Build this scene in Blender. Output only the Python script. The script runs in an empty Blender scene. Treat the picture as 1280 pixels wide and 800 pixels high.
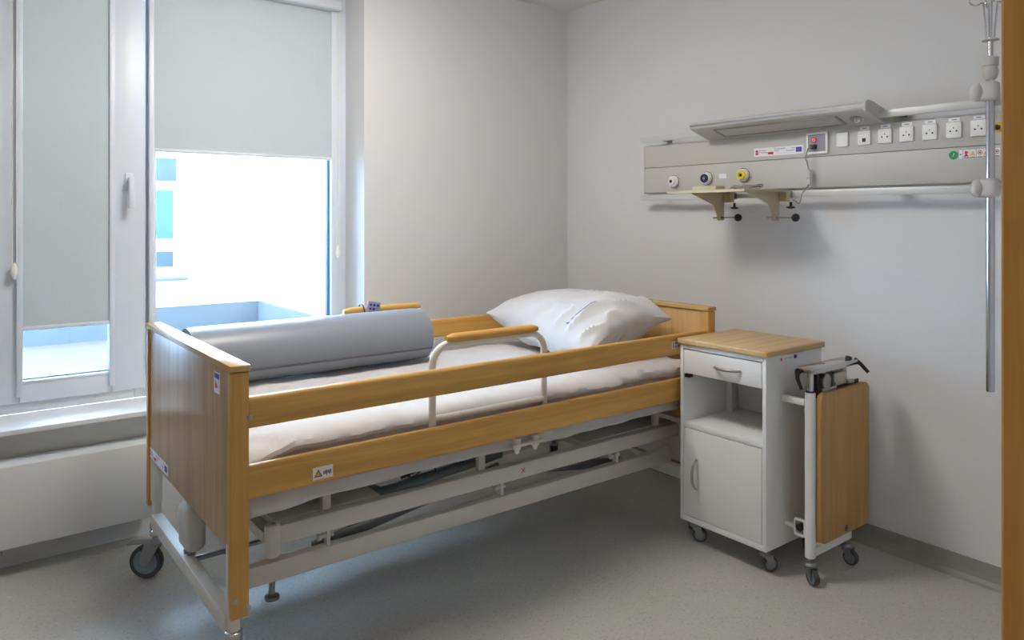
import bpy, bmesh, math, random
from mathutils import Vector, Matrix, noise
random.seed(7)
SC = bpy.context.scene
COL = SC.collection
PI = math.pi

# ------------------------------------------------------------------ camera
H = 1.39                                    # eye height
FPX, CX, HY, TH = 928.2, 640.0, 271.0, math.radians(52.393)
S, C = math.sin(TH), math.cos(TH)
cam_d = bpy.data.cameras.new('camera')
cam_d.sensor_width = 36.0
cam_d.lens = 36.0 * FPX / 1280.0
cam_d.shift_y = -(400.0 - HY) / 1280.0
cam_d.clip_start = 0.02
cam = bpy.data.objects.new('camera', cam_d)
COL.objects.link(cam)
cam.location = (0, 0, H)
cam.rotation_euler = (PI / 2, 0, math.atan2(S, C) - PI / 2)   # level, looking along (C, S)
SC.camera = cam

# ------------------------------------------------------------------ light and exposure
world = bpy.data.worlds.new('overcast_sky')
SC.world = world
world.use_nodes = True
wn = world.node_tree.nodes
wn['Background'].inputs['Color'].default_value = (0.48, 0.71, 1.0, 1)
wn['Background'].inputs['Strength'].default_value = 54.0
SC.view_settings.view_transform = 'Standard'
SC.view_settings.look = 'None'
SC.view_settings.gamma = 1.0
SC.view_settings.use_curve_mapping = False
SC.view_settings.exposure = 0.0
LAMP_POWER = 30.0                            # strength of the ceiling panels
try:
    SC.cycles.max_bounces = 10
    SC.cycles.diffuse_bounces = 6
    SC.cycles.transparent_max_bounces = 16
    SC.cycles.sample_clamp_indirect = 120.0
except Exception:
    pass
# portal in the window opening: only tells the renderer where the sky comes in
pl = bpy.data.lights.new('window_portal', 'AREA')
pl.shape = 'RECTANGLE'; pl.size = 1.65; pl.size_y = 1.9
pl.cycles.is_portal = True
po = bpy.data.objects.new('window_portal', pl)
po.location = (0.9, 3.80, 1.55); po.rotation_euler = (-PI / 2, 0, 0)
COL.objects.link(po)

# ------------------------------------------------------------------ helpers
def px(p, q):
    r = (p - CX) / FPX
    return Vector((r * S + C, -r * C + S, (HY - q) / FPX))
def on_x(p, q, X):
    d = px(p, q); t = X / d.x
    return Vector((X, d.y * t, H + d.z * t))
def on_y(p, q, Y):
    d = px(p, q); t = Y / d.y
    return Vector((d.x * t, Y, H + d.z * t))

class MB:
    """collects shapes into one bmesh"""
    def __init__(self): self.bm = bmesh.new()
    def _merge(self, b):
        me = bpy.data.meshes.new('tmp'); b.to_mesh(me); b.free()
        self.bm.from_mesh(me); bpy.data.meshes.remove(me); return self
    def box(self, x0, x1, y0, y1, z0, z1, bev=0.0, seg=2, rot=None, piv=None):
        b = bmesh.new()
        bmesh.ops.create_cube(b, size=1)
        bmesh.ops.scale(b, vec=(abs(x1-x0), abs(y1-y0), abs(z1-z0)), verts=b.verts)
        if bev > 0:
            bmesh.ops.bevel(b, geom=b.edges[:], offset=bev, segments=seg, affect='EDGES', profile=0.5)
        c = Vector(((x0+x1)/2, (y0+y1)/2, (z0+z1)/2))
        bmesh.ops.translate(b, vec=c, verts=b.verts)
        if rot is not None:
            bmesh.ops.rotate(b, cent=piv if piv is not None else c, matrix=rot, verts=b.verts)
        return self._merge(b)
    def cyl(self, p0, p1, r0, r1=None, seg=20, bev=0.0):
        p0, p1 = Vector(p0), Vector(p1); r1 = r0 if r1 is None else r1
        b = bmesh.new(); d = p1 - p0
        bmesh.ops.create_cone(b, cap_ends=True, segments=seg, radius1=r0, radius2=r1, depth=d.length)
        if bev > 0:
            es = [e for e in b.edges if len(e.link_faces) == 2 and any(len(f.verts) > 4 for f in e.link_faces)]
            bmesh.ops.bevel(b, geom=es, offset=bev, segments=2, affect='EDGES')
        m = d.to_track_quat('Z', 'Y').to_matrix().to_4x4(); m.translation = (p0 + p1) / 2
        bmesh.ops.transform(b, matrix=m, verts=b.verts)
        return self._merge(b)
    def ball(self, p, r, sx=1, sy=1, sz=1, seg=18):
        b = bmesh.new(); bmesh.ops.create_uvsphere(b, u_segments=seg, v_segments=seg//2+2, radius=r)
        bmesh.ops.scale(b, vec=(sx, sy, sz), verts=b.verts)
        bmesh.ops.translate(b, vec=Vector(p), verts=b.verts)
        return self._merge(b)
    def torus(self, p, axis, R, r, seg=28, sub=10):
        pts = []
        q = Vector(axis).to_track_quat('Z', 'Y')
        for i in range(seg):
            a = 2*PI*i/seg
            pts.append(Vector(p) + q @ Vector((R*math.cos(a), R*math.sin(a), 0)))
        return self.tube(pts, r, sub, closed=True)
    def tube(self, pts, r, seg=10, closed=False):
        pts = [Vector(p) for p in pts]; n = len(pts); b = bmesh.new(); rings = []
        up = None
        for i, p in enumerate(pts):
            if closed: t = pts[(i+1) % n] - pts[i-1]
            else: t = pts[min(i+1, n-1)] - pts[max(i-1, 0)]
            t.normalize()
            if up is None:
                up = Vector((0, 0, 1)) if abs(t.z) < .9 else Vector((1, 0, 0))
            u = (up - t*up.dot(t)).normalized(); v = t.cross(u); up = u
            rr = r[i] if isinstance(r, (list, tuple)) else r
            rings.append([b.verts.new(p + (u*math.cos(2*PI*k/seg) + v*math.sin(2*PI*k/seg))*rr) for k in range(seg)])
        m = n if closed else n-1
        for i in range(m):
            a, c2 = rings[i], rings[(i+1) % n]
            for k in range(seg):
                b.faces.new((a[k], a[(k+1) % seg], c2[(k+1) % seg], c2[k]))
        if not closed:
            b.faces.new(rings[0][::-1]); b.faces.new(rings[-1])
        bmesh.ops.recalc_face_normals(b, faces=b.faces)
        return self._merge(b)
    def lathe(self, p, prof, seg=24, axis=(0, 0, 1), closed=False):
        b = bmesh.new(); q = Vector(axis).to_track_quat('Z', 'Y'); p = Vector(p); rings = []
        for (r, z) in prof:
            rings.append([b.verts.new(p + q @ Vector((r*math.cos(2*PI*k/seg), r*math.sin(2*PI*k/seg), z))) for k in range(seg)])
        for a, c2 in zip(rings, rings[1:] + (rings[:1] if closed else [])):
            for k in range(seg):
                b.faces.new((a[k], a[(k+1) % seg], c2[(k+1) % seg], c2[k]))
        if not closed:
            b.faces.new(rings[0]); b.faces.new(rings[-1])
        bmesh.ops.recalc_face_normals(b, faces=b.faces)
        return self._merge(b)
    def prism(self, poly, d, bev=0.0):
        """poly: 3D points of a flat outline, d: extrusion vector"""
        b = bmesh.new(); d = Vector(d)
        a = [b.verts.new(Vector(p)) for p in poly]; c2 = [b.verts.new(Vector(p) + d) for p in poly]
        b.faces.new(a[::-1]); b.faces.new(c2); n = len(a)
        for i in range(n): b.faces.new((a[i], a[(i+1) % n], c2[(i+1) % n], c2[i]))
        bmesh.ops.recalc_face_normals(b, faces=b.faces)
        if bev: bmesh.ops.bevel(b, geom=b.edges[:], offset=bev, segments=2, affect='EDGES')
        return self._merge(b)
    def grid(self, rows, closed_u=False):
        """rows of points; quads between them"""
        b = bmesh.new(); R = [[b.verts.new(p) for p in row] for row in rows]
        for a, c2 in zip(R, R[1:]):
            n = len(a)
            for k in range(n if closed_u else n-1):
                b.faces.new((a[k], a[(k+1) % n], c2[(k+1) % n], c2[k]))
        if closed_u:
            b.faces.new(R[0][::-1]); b.faces.new(R[-1])
        bmesh.ops.recalc_face_normals(b, faces=b.faces)
        return self._merge(b)

def wloc(o):
    v = Vector((0, 0, 0))
    while o is not None:
        v += o.location; o = o.parent
    return v
def part(name, mb, mat, parent=None, label=None, smooth=True, base=None):
    me = bpy.data.meshes.new(name)
    bmesh.ops.recalc_face_normals(mb.bm, faces=mb.bm.faces)
    off = wloc(parent) if parent else (Vector(base) if base is not None else Vector((0, 0, 0)))
    bmesh.ops.translate(mb.bm, vec=-off, verts=mb.bm.verts)
    mb.bm.to_mesh(me); mb.bm.free()
    if smooth:
        for p in me.polygons: p.use_smooth = True
        try: me.set_sharp_from_angle(angle=math.radians(38))
        except Exception: pass
    me.materials.append(mat)
    o = bpy.data.objects.new(name, me); COL.objects.link(o)
    if parent: o.parent = parent
    else: o.location = off
    if label: o['label'] = label
    return o
def tag(o, label, cat, group=None):
    o['label'] = label; o['category'] = cat
    if group: o['group'] = group
    return o
def thing(name, label, cat, loc, group=None):
    o = bpy.data.objects.new(name, None); o.empty_display_size = .1
    o.location = loc; COL.objects.link(o)
    return tag(o, label, cat, group)
def struct(name, mb, mat, label=None, smooth=False, cat=None):
    o = part(name, mb, mat, None, label, smooth)
    o['kind'] = 'structure'
    if cat: o['category'] = cat
    return o
AX_WALL = Matrix(((0, 0, -1), (-1, 0, 0), (0, 1, 0)))   # text on a face looking towards -x
AX_SIDE = Matrix(((1, 0, 0), (0, 0, -1), (0, 1, 0)))    # text on a face looking towards -y
def text_part(name, s, size, pos, axes, mat, parent, align='CENTER', sub=None):
    cu = bpy.data.curves.new('lettering', 'FONT'); cu.body = s; cu.size = size
    cu.align_x = align; cu.align_y = 'CENTER'; cu.resolution_u = 2
    tmp = bpy.data.objects.new('lettering_tmp', cu); COL.objects.link(tmp)
    dg = bpy.context.evaluated_depsgraph_get(); dg.update()
    me = bpy.data.meshes.new_from_object(tmp.evaluated_get(dg))
    bpy.data.objects.remove(tmp); bpy.data.curves.remove(cu)
    m = axes.to_4x4(); m.translation = Vector(pos) - wloc(parent)
    me.transform(m); me.name = name
    me.materials.clear(); me.materials.append(mat)
    o = bpy.data.objects.new(name, me); COL.objects.link(o); o.parent = parent
    return o

# ------------------------------------------------------------------ materials
def lin(c):
    return tuple(((v/255)/12.92 if v/255 <= .04045 else ((v/255+.055)/1.055)**2.4) for v in c) + (1,)
def mat(name, rgb, rough=.5, metal=0.0, spec=.5, bump=0, bscale=60, var=0.0, vscale=8, coat=0):
    m = bpy.data.materials.new(name); m.use_nodes = True
    nt = m.node_tree; b = nt.nodes['Principled BSDF']
    b.inputs['Base Color'].default_value = lin(rgb)
    b.inputs['Roughness'].default_value = rough
    b.inputs['Metallic'].default_value = metal
    b.inputs['Specular IOR Level'].default_value = spec
    b.inputs['Coat Weight'].default_value = coat
    tc = nt.nodes.new('ShaderNodeTexCoord')
    if var > 0:
        nz = nt.nodes.new('ShaderNodeTexNoise'); nz.inputs['Scale'].default_value = vscale; nz.inputs['Detail'].default_value = 4
        nt.links.new(tc.outputs['Object'], nz.inputs['Vector'])
        mx = nt.nodes.new('ShaderNodeMix'); mx.data_type = 'RGBA'
        c = lin(rgb)
        mx.inputs['A'].default_value = tuple(v*(1-var) for v in c[:3]) + (1,)
        mx.inputs['B'].default_value = tuple(min(1, v*(1+var)) for v in c[:3]) + (1,)
        nt.links.new(nz.outputs['Fac'], mx.inputs['Factor'])
        nt.links.new(mx.outputs['Result'], b.inputs['Base Color'])
    if bump > 0:
        n2 = nt.nodes.new('ShaderNodeTexNoise'); n2.inputs['Scale'].default_value = bscale; n2.inputs['Detail'].default_value = 3
        nt.links.new(tc.outputs['Object'], n2.inputs['Vector'])
        bp = nt.nodes.new('ShaderNodeBump'); bp.inputs['Strength'].default_value = bump; bp.inputs['Distance'].default_value = .002
        nt.links.new(n2.outputs['Fac'], bp.inputs['Height']); nt.links.new(bp.outputs['Normal'], b.inputs['Normal'])
    return m
def wood(name, dark, light, axis, rough=.42, plank=None):
    m = bpy.data.materials.new(name); m.use_nodes = True
    nt = m.node_tree; b = nt.nodes['Principled BSDF']
    tc = nt.nodes.new('ShaderNodeTexCoord'); mp = nt.nodes.new('ShaderNodeMapping')
    sc = [26, 26, 26]; sc[axis] = 1.1
    mp.inputs['Scale'].default_value = sc
    nt.links.new(tc.outputs['Object'], mp.inputs['Vector'])
    n1 = nt.nodes.new('ShaderNodeTexNoise'); n1.inputs['Scale'].default_value = 1.0; n1.inputs['Detail'].default_value = 5; n1.inputs['Distortion'].default_value = .6
    n2 = nt.nodes.new('ShaderNodeTexNoise'); n2.inputs['Scale'].default_value = 7.0; n2.inputs['Detail'].default_value = 2
    nt.links.new(mp.outputs['Vector'], n1.inputs['Vector']); nt.links.new(mp.outputs['Vector'], n2.inputs['Vector'])
    ad = nt.nodes.new('ShaderNodeMath'); ad.operation = 'MULTIPLY_ADD'; ad.inputs[1].default_value = .35
    nt.links.new(n2.outputs['Fac'], ad.inputs[0]); nt.links.new(n1.outputs['Fac'], ad.inputs[2])
    last = ad.outputs[0]
    if plank is not None:                   # laminated staves of slightly different tone
        sp = nt.nodes.new('ShaderNodeSeparateXYZ'); nt.links.new(tc.outputs['Object'], sp.inputs[0])
        ml = nt.nodes.new('ShaderNodeMath'); ml.operation = 'MULTIPLY'; ml.inputs[1].default_value = 1/plank[1]
        nt.links.new(sp.outputs[plank[0]], ml.inputs[0])
        fl = nt.nodes.new('ShaderNodeMath'); fl.operation = 'FLOOR'; nt.links.new(ml.outputs[0], fl.inputs[0])
        wnz = nt.nodes.new('ShaderNodeTexWhiteNoise'); wnz.noise_dimensions = '1D'; nt.links.new(fl.outputs[0], wnz.inputs['W'])
        a2 = nt.nodes.new('ShaderNodeMath'); a2.operation = 'MULTIPLY_ADD'; a2.inputs[1].default_value = .22
        nt.links.new(wnz.outputs['Value'], a2.inputs[0]); nt.links.new(last, a2.inputs[2]); last = a2.outputs[0]
        lo, hi = .45, .98
    else: lo, hi = .4, .95
    cr = nt.nodes.new('ShaderNodeValToRGB')
    cr.color_ramp.elements[0].position = lo; cr.color_ramp.elements[0].color = lin(dark)
    cr.color_ramp.elements[1].position = min(1, hi); cr.color_ramp.elements[1].color = lin(light)
    nt.links.new(last, cr.inputs['Fac']); nt.links.new(cr.outputs['Color'], b.inputs['Base Color'])
    b.inputs['Roughness'].default_value = rough
    bp = nt.nodes.new('ShaderNodeBump'); bp.inputs['Strength'].default_value = .06; bp.inputs['Distance'].default_value = .001
    nt.links.new(n2.outputs['Fac'], bp.inputs['Height']); nt.links.new(bp.outputs['Normal'], b.inputs['Normal'])
    return m

M = {}
M['wall'] = mat('wall_paint', (214, 213, 213), .85, spec=.25, bump=.05, bscale=220, var=.015, vscale=3)
M['skirting'] = mat('skirting_vinyl', (148, 145, 139), .5, var=.08, vscale=60)
M['ceiling'] = mat('ceiling_paint', (226, 226, 226), .9, spec=.2)
M['white_pvc'] = mat('window_plastic', (216, 222, 230), .35, spec=.5)
M['sill'] = mat('sill_stone', (226, 228, 232), .4)
M['radiator'] = mat('radiator_paint', (214, 213, 214), .45)
M['paint'] = mat('white_steel_paint', (214, 209, 200), .38, spec=.5)
M['cab_white'] = mat('cabinet_white', (226, 226, 224), .42)
M['chrome'] = mat('chrome', (200, 202, 205), .16, 1.0)
M['steel'] = mat('brushed_steel', (176, 172, 165), .3, 1.0)
M['zinc'] = mat('zinc_plate', (150, 152, 154), .35, .9)
M['black'] = mat('black_plastic', (24, 24, 27), .4)
M['rubber'] = mat('grey_rubber', (72, 72, 75), .6)
M['hub'] = mat('caster_hub_plastic', (120, 134, 140), .5)
M['dark'] = mat('dark_cavity', (26, 24, 24), .8)
M['beige'] = mat('beige_steel', (196, 184, 152), .4)
M['panel'] = mat('panel_aluminium_paint', (196, 193, 187), .45, var=.01)
M['rail'] = mat('rail_aluminium', (206, 208, 206), .42, .25)
M['plastic_grey'] = mat('grey_plastic', (196, 193, 188), .5)
M['plastic_white'] = mat('white_plastic', (236, 234, 230), .4)
M['label'] = mat('label_white', (238, 238, 242), .5)
M['lav'] = mat('module_lavender', (150, 146, 160), .45)
M['red'] = mat('print_red', (196, 40, 44), .5)
M['crimson'] = mat('print_crimson', (200, 28, 56), .5)
M['eu'] = mat('print_blue', (58, 46, 160), .5)
M['navy'] = mat('ring_navy', (34, 38, 84), .4)
M['yellow'] = mat('ring_yellow', (232, 206, 30), .4)
M['warn'] = mat('print_yellow', (236, 190, 10), .5)
M['green'] = mat('print_green', (22, 150, 78), .5)
M['ink'] = mat('print_ink', (48, 46, 52), .6)
M['inkblue'] = mat('print_ink_blue', (96, 112, 176), .7)
M['gold'] = mat('print_star_yellow', (240, 214, 60), .5)
M['redlamp'] = mat('call_button_red', (232, 60, 50), .3)
M['cloth'] = mat('white_cotton', (202, 200, 200), .85, spec=.2, bump=.12, bscale=400)
M['roll'] = mat('roll_vinyl', (134, 139, 149), .36, spec=.5, bump=.04, bscale=160)
M['seam'] = mat('roll_seam', (92, 88, 100), .6)
M['handset'] = mat('handset_plastic', (142, 146, 172), .45)
M['gasket'] = mat('blue_grey_gasket', (84, 122, 176), .5)
M['cable'] = mat('cable_grey', (150, 146, 140), .5)
M['wood_y'] = wood('beech_grain_across', (184, 142, 82), (212, 176, 118), 1, .2)
M['wood_x'] = wood('beech_grain_along', (192, 140, 64), (222, 174, 92), 0)
M['wood_z'] = wood('beech_grain_up', (186, 134, 60), (214, 164, 86), 2)
M['panel_wood'] = wood('beech_stave_footboard_sheen', (160, 128, 94), (198, 166, 128), 2, .28, plank=('Y', .045))  # same wood as the headboard, greyed: window sheen put into the colour
M['head_wood'] = wood('beech_stave_headboard', (180, 140, 84), (216, 178, 122), 2, .4, plank=('Y', .06))
M['table_wood'] = wood('tray_laminate', (164, 124, 68), (192, 152, 94), 2, .4)
M['top_wood'] = wood('cabinet_top_laminate', (180, 146, 98), (212, 182, 136), 0, .45)
M['door_wood'] = wood('door_jamb_wood', (194, 130, 54), (220, 162, 82), 2, .4)
M['ext_wall'] = mat('render_white', (240, 240, 240), .9, var=.02, vscale=2)
M['ext_base'] = mat('plinth_pale_blue', (66, 70, 74), .8, var=.12, vscale=3)
M['gravel'] = mat('concrete_slab_weathered', (60, 50, 38), .95, bump=.5, bscale=30, var=.35, vscale=5)
M['ext_glass'] = mat('far_pane', (44, 70, 74), .15)
M['ext_glass2'] = mat('far_pane_pale', (44, 52, 60), .2)

def floor_mat():
    m = bpy.data.materials.new('speckled_vinyl'); m.use_nodes = True
    nt = m.node_tree; b = nt.nodes['Principled BSDF']
    tc = nt.nodes.new('ShaderNodeTexCoord')
    vo = nt.nodes.new('ShaderNodeTexVoronoi'); vo.inputs['Scale'].default_value = 190
    nz = nt.nodes.new('ShaderNodeTexNoise'); nz.inputs['Scale'].default_value = 4; nz.inputs['Detail'].default_value = 5
    nt.links.new(tc.outputs['Object'], vo.inputs['Vector']); nt.links.new(tc.outputs['Object'], nz.inputs['Vector'])
    sep = nt.nodes.new('ShaderNodeSeparateColor'); nt.links.new(vo.outputs['Color'], sep.inputs[0])
    cr = nt.nodes.new('ShaderNodeValToRGB'); e = cr.color_ramp.elements
    e[0].position = 0; e[0].color = lin((174, 172, 166)); e[1].position = 1; e[1].color = lin((197, 195, 188))
    k = e.new(.06); k.color = lin((162, 160, 155)); k = e.new(.10); k.color = lin((183, 181, 174)); k = e.new(.92); k.color = lin((187, 185, 178))
    nt.links.new(sep.outputs[0], cr.inputs['Fac'])
    mx = nt.nodes.new('ShaderNodeMix'); mx.data_type = 'RGBA'; mx.blend_type = 'MULTIPLY'; mx.inputs['Factor'].default_value = .12
    nt.links.new(cr.outputs['Color'], mx.inputs['A']); nt.links.new(nz.outputs['Color'], mx.inputs['B'])
    nt.links.new(mx.outputs['Result'], b.inputs['Base Color'])
    rr = nt.nodes.new('ShaderNodeMapRange'); rr.inputs['To Min'].default_value = .30; rr.inputs['To Max'].default_value = .46
    nt.links.new(nz.outputs['Fac'], rr.inputs['Value']); nt.links.new(rr.outputs['Result'], b.inputs['Roughness'])
    b.inputs['Specular IOR Level'].default_value = .5
    return m
M['floor'] = floor_mat()
def blind_mat():
    m = bpy.data.materials.new('blind_fabric'); m.use_nodes = True
    nt = m.node_tree; b = nt.nodes['Principled BSDF']; out = nt.nodes['Material Output']
    tc = nt.nodes.new('ShaderNodeTexCoord'); wv = nt.nodes.new('ShaderNodeTexWave')
    wv.inputs['Scale'].default_value = 60; wv.inputs['Distortion'].default_value = 1.5; wv.bands_direction = 'X'
    nt.links.new(tc.outputs['Object'], wv.inputs['Vector'])
    mx = nt.nodes.new('ShaderNodeMix'); mx.data_type = 'RGBA'
    mx.inputs['A'].default_value = lin((184, 191, 195)); mx.inputs['B'].default_value = lin((191, 198, 202))
    nt.links.new(wv.outputs['Fac'], mx.inputs['Factor'])
    nt.links.new(mx.outputs['Result'], b.inputs['Base Color']); b.inputs['Roughness'].default_value = .9
    tr = nt.nodes.new('ShaderNodeBsdfTranslucent'); tr.inputs['Color'].default_value = lin((206, 190, 168))
    ms = nt.nodes.new('ShaderNodeMixShader'); ms.inputs[0].default_value = .019
    nt.links.new(b.outputs[0], ms.inputs[1]); nt.links.new(tr.outputs[0], ms.inputs[2]); nt.links.new(ms.outputs[0], out.inputs['Surface'])
    return m
M['blind'] = blind_mat()
def glass_mat():
    m = bpy.data.materials.new('window_glass'); m.use_nodes = True
    nt = m.node_tree; nt.nodes.remove(nt.nodes['Principled BSDF']); out = nt.nodes['Material Output']
    t = nt.nodes.new('ShaderNodeBsdfTransparent'); t.inputs['Color'].default_value = (.94, .97, .98, 1)
    g = nt.nodes.new('ShaderNodeBsdfGlossy'); g.inputs['Roughness'].default_value = .02
    fr = nt.nodes.new('ShaderNodeFresnel'); fr.inputs['IOR'].default_value = 1.35
    ms = nt.nodes.new('ShaderNodeMixShader')
    nt.links.new(fr.outputs[0], ms.inputs[0]); nt.links.new(t.outputs[0], ms.inputs[1]); nt.links.new(g.outputs[0], ms.inputs[2])
    nt.links.new(ms.outputs[0], out.inputs['Surface'])
    return m
M['glass'] = glass_mat()
def emit_mat(name, rgb, s):
    m = bpy.data.materials.new(name); m.use_nodes = True
    nt = m.node_tree; nt.nodes.remove(nt.nodes['Principled BSDF'])
    e = nt.nodes.new('ShaderNodeEmission'); e.inputs['Color'].default_value = tuple(rgb) + (1,); e.inputs['Strength'].default_value = s
    nt.links.new(e.outputs[0], nt.nodes['Material Output'].inputs['Surface'])
    return m

# ------------------------------------------------------------------ the room
XR, YW, ZC = 3.13, 3.49, 2.68              # headboard wall, window wall, ceiling
XL, YB = -1.7, -1.9
WX0, WX1, WZ0, WZ1, YF = .08, 1.729, .566, 2.60, 3.71   # window opening and frame face
struct('floor', MB().box(XL-.2, XR+.2, YB-.2, YW+.5, -.12, 0), M['floor'], 'grey speckled vinyl floor')
struct('ceiling', MB().box(XL-.2, XR+.2, YB-.2, YW+.5, ZC, ZC+.15), M['ceiling'], 'white painted ceiling')
wb = MB()
wb.box(WX1, XR+.2, YW, YW+.4, 0, ZC)
wb.box(XL-.2, WX0, YW, YW+.4, WZ0-.03, ZC)
wb.box(WX0, WX1, YW, YW+.4, WZ1, ZC)
wb.box(XL-.2, WX1, YW+.07, YW+.4, 0, WZ0-.03)
struct('wall_back', wb, M['wall'], 'pale grey wall around the window recess')
struct('wall_right', MB().box(XR, XR+.2, YB, YW, 0, ZC), M['wall'], 'pale grey wall behind the head of the bed')
struct('wall_left', MB().box(XL-.2, XL, YB, YW, 0, ZC), M['wall'], 'pale grey side wall')
struct('wall_front', MB().box(XL-.2, XR+.2, YB-.2, YB, 0, ZC), M['wall'], 'pale grey wall behind the viewer')
struct('wall_partition', MB().box(1.135, XR, .16, .36, 0, ZC), M['wall'], 'partition wall ending in the wooden door jamb')
# coved vinyl skirting on the headboard wall
sk = MB(); prof = [(XR, 0), (XR-.03, 0), (XR-.018, .006), (XR-.009, .02), (XR-.005, .04), (XR-.004, .084), (XR, .084)]
sk.prism([(x, .36, z) for x, z in prof], (0, YW-.36, 0))
struct('baseboard_right', sk, M['skirting'], 'coved grey vinyl skirting')
sk = MB(); prof = [(YW, 0), (YW-.03, 0), (YW-.018, .006), (YW-.009, .02), (YW-.005, .04), (YW-.004, .084), (YW, .084)]
sk.prism([(WX1, y, z) for y, z in prof], (XR-.03-WX1, 0, 0))
struct('baseboard_back', sk, M['skirting'], 'coved grey vinyl skirting')
# wooden door jamb at the right edge
jb = MB().box(1.10, 1.135, .13, .3805, 0, ZC-.35, .004)
struct('trim_1', jb, M['door_wood'], 'honey brown wooden door jamb')
sl = MB().box(WX0-.25, WX1, 3.45, YF+.02, WZ0-.022, WZ0, .004)
struct('trim_2', sl, M['sill'], 'white window sill')

# ------------------------------------------------------------------ windows
def frame_rect(mb, x0, x1, z0, z1, w, y0, y1, bev=.004, wb_=None):
    wb_ = w if wb_ is None else wb_
    mb.box(x0, x0+w, y0, y1, z0, z1, bev); mb.box(x1-w, x1, y0, y1, z0, z1, bev)
    mb.box(x0+w, x1-w, y0, y1, z1-w, z1, bev); mb.box(x0+w, x1-w, y0, y1, z0, z0+wb_, bev)
w1 = struct('window_1', MB().box(WX0, WX0+.085, YF+.015, YF+.09, WZ0, WZ1, .003).box(.70, .765, YF+.015, YF+.09, WZ0, WZ1, .003)
            .box(WX0+.085, .70, YF+.015, YF+.09, WZ0, WZ0+.05, .003).box(WX0+.085, .70, YF+.015, YF+.09, WZ1-.05, WZ1, .003), M['white_pvc'],
            'narrow white tilting window beside the wide pane', True)
sa = MB().box(.174, .262, YF, YF+.07, WZ0+.044, WZ1-.045, .006).box(.606, .746, YF, YF+.07, WZ0+.044, WZ1-.045, .006)
sa.box(.262, .606, YF, YF+.07, WZ0+.044, WZ0+.132, .006).box(.262, .606, YF, YF+.07, WZ1-.14, WZ1-.045, .006)
sash = part('sash', sa, M['white_pvc'], w1)
bd = MB(); frame_rect(bd, .262, .606, WZ0+.124, WZ1-.135, .012, YF-.004, YF+.03, .003)
part('glazing_bead', bd, M['white_pvc'], w1)
gs = MB().box(.274, .594, YF+.024, YF+.032, .699, .707)
part('gasket', gs, M['gasket'], w1)
part('pane', MB().box(.262, .606, YF+.034, YF+.040, .69, WZ1-.13), M['glass'], w1, smooth=False)
hd = MB(); hp = on_y(161, 226, YF)
hd.box(hp.x-.016, hp.x+.016, YF-.012, YF, hp.z-.045, hp.z+.035, .005)
hd.cyl((hp.x, YF, hp.z), (hp.x, YF-.05, hp.z), .011)
hd.box(hp.x-.011, hp.x+.013, YF-.062, YF-.044, hp.z-.125, hp.z+.016, .006)
part('handle', hd, M['white_pvc'], w1)
w2f = MB().box(.765, .79, YF+.0, YF+.09, WZ0, WZ1, .003).box(1.645, WX1, YF, YF+.09, WZ0, WZ1, .003)
w2f.box(.79, 1.645, YF, YF+.09, WZ0, WZ0+.085, .003).box(.79, 1.645, YF, YF+.09, WZ1-.085, WZ1, .003)
w2 = struct('window_2', w2f, M['white_pvc'], 'wide fixed white window over the bed', True)
part('gasket', MB().box(1.632, 1.646, YF+.02, YF+.045, WZ0+.08, WZ1-.08).box(.79, 1.645, YF+.02, YF+.032, WZ0+.083, WZ0+.094), M['gasket'], w2)
part('pane', MB().box(.78, 1.646, YF+.05, YF+.056, WZ0+.08, WZ1-.08), M['glass'], w2, smooth=False)

# roller blinds in their side guides
def blind(name, label, x0, x1, zb, zt, yb, chain_x, chain_z, gl, gr):
    t = thing(name, label, 'blind', ((x0+x1)/2, yb, zt), 'roller blinds on the windows')
    nx, nz = 14, 10
    rows = [[Vector((x0+(x1-x0)*i/nx, yb+.0012*math.sin(3.1*j/nz*PI)*math.sin(i/nx*PI), zb+(zt-zb)*j/nz)) for i in range(nx+1)] for j in range(nz+1)]
    g = MB().grid(rows)
    part('fabric', g, M['blind'], t)
    part('bottom_bar', MB().box(x0, x1, yb-.005, yb+.005, zb-.012, zb+.004, .003), M['white_pvc'], t)
    cs = MB().box(x0-gl, x1+gr, yb-.055, yb+.012, zt, zt+.052, .012, 3)
    part('cassette', cs, M['white_pvc'], t)
    for (a, b) in ((x0-gl, x0+.002), (x1-.002, x1+gr)):
        part('side_guide', MB().box(a, b, yb-.012, yb+.008, .64, zt, .003), M['white_pvc'], t)
    ch = MB()
    ch.tube([(chain_x-.008, yb-.02, zt+.01), (chain_x-.008, yb-.02, chain_z+.03)], .0018, 6)
    ch.tube([(chain_x+.008, yb-.02, zt+.01), (chain_x+.008, yb-.02, chain_z+.03)], .0018, 6)
    part('chain', ch, M['plastic_white'], t)
    wt = MB().lathe((chain_x, yb-.02, chain_z-.03), [(.002, 0), (.009, .008), (.013, .025), (.012, .045), (.005, .066), (.002, .07)], 14)
    part('chain_weight', wt, M['plastic_white'], t)
    return t
blind('roller_blind', 'pale grey roller blind drawn almost fully down on the narrow window', .271, .597, .926, 2.50, YF-.008, .243, 1.16, .02, .02)
blind('roller_blind', 'wide pale grey roller blind drawn halfway down the big window', .774, 1.638, 1.70, 2.475, YF-.014, 1.668, 1.20, .02, .045)

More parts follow.
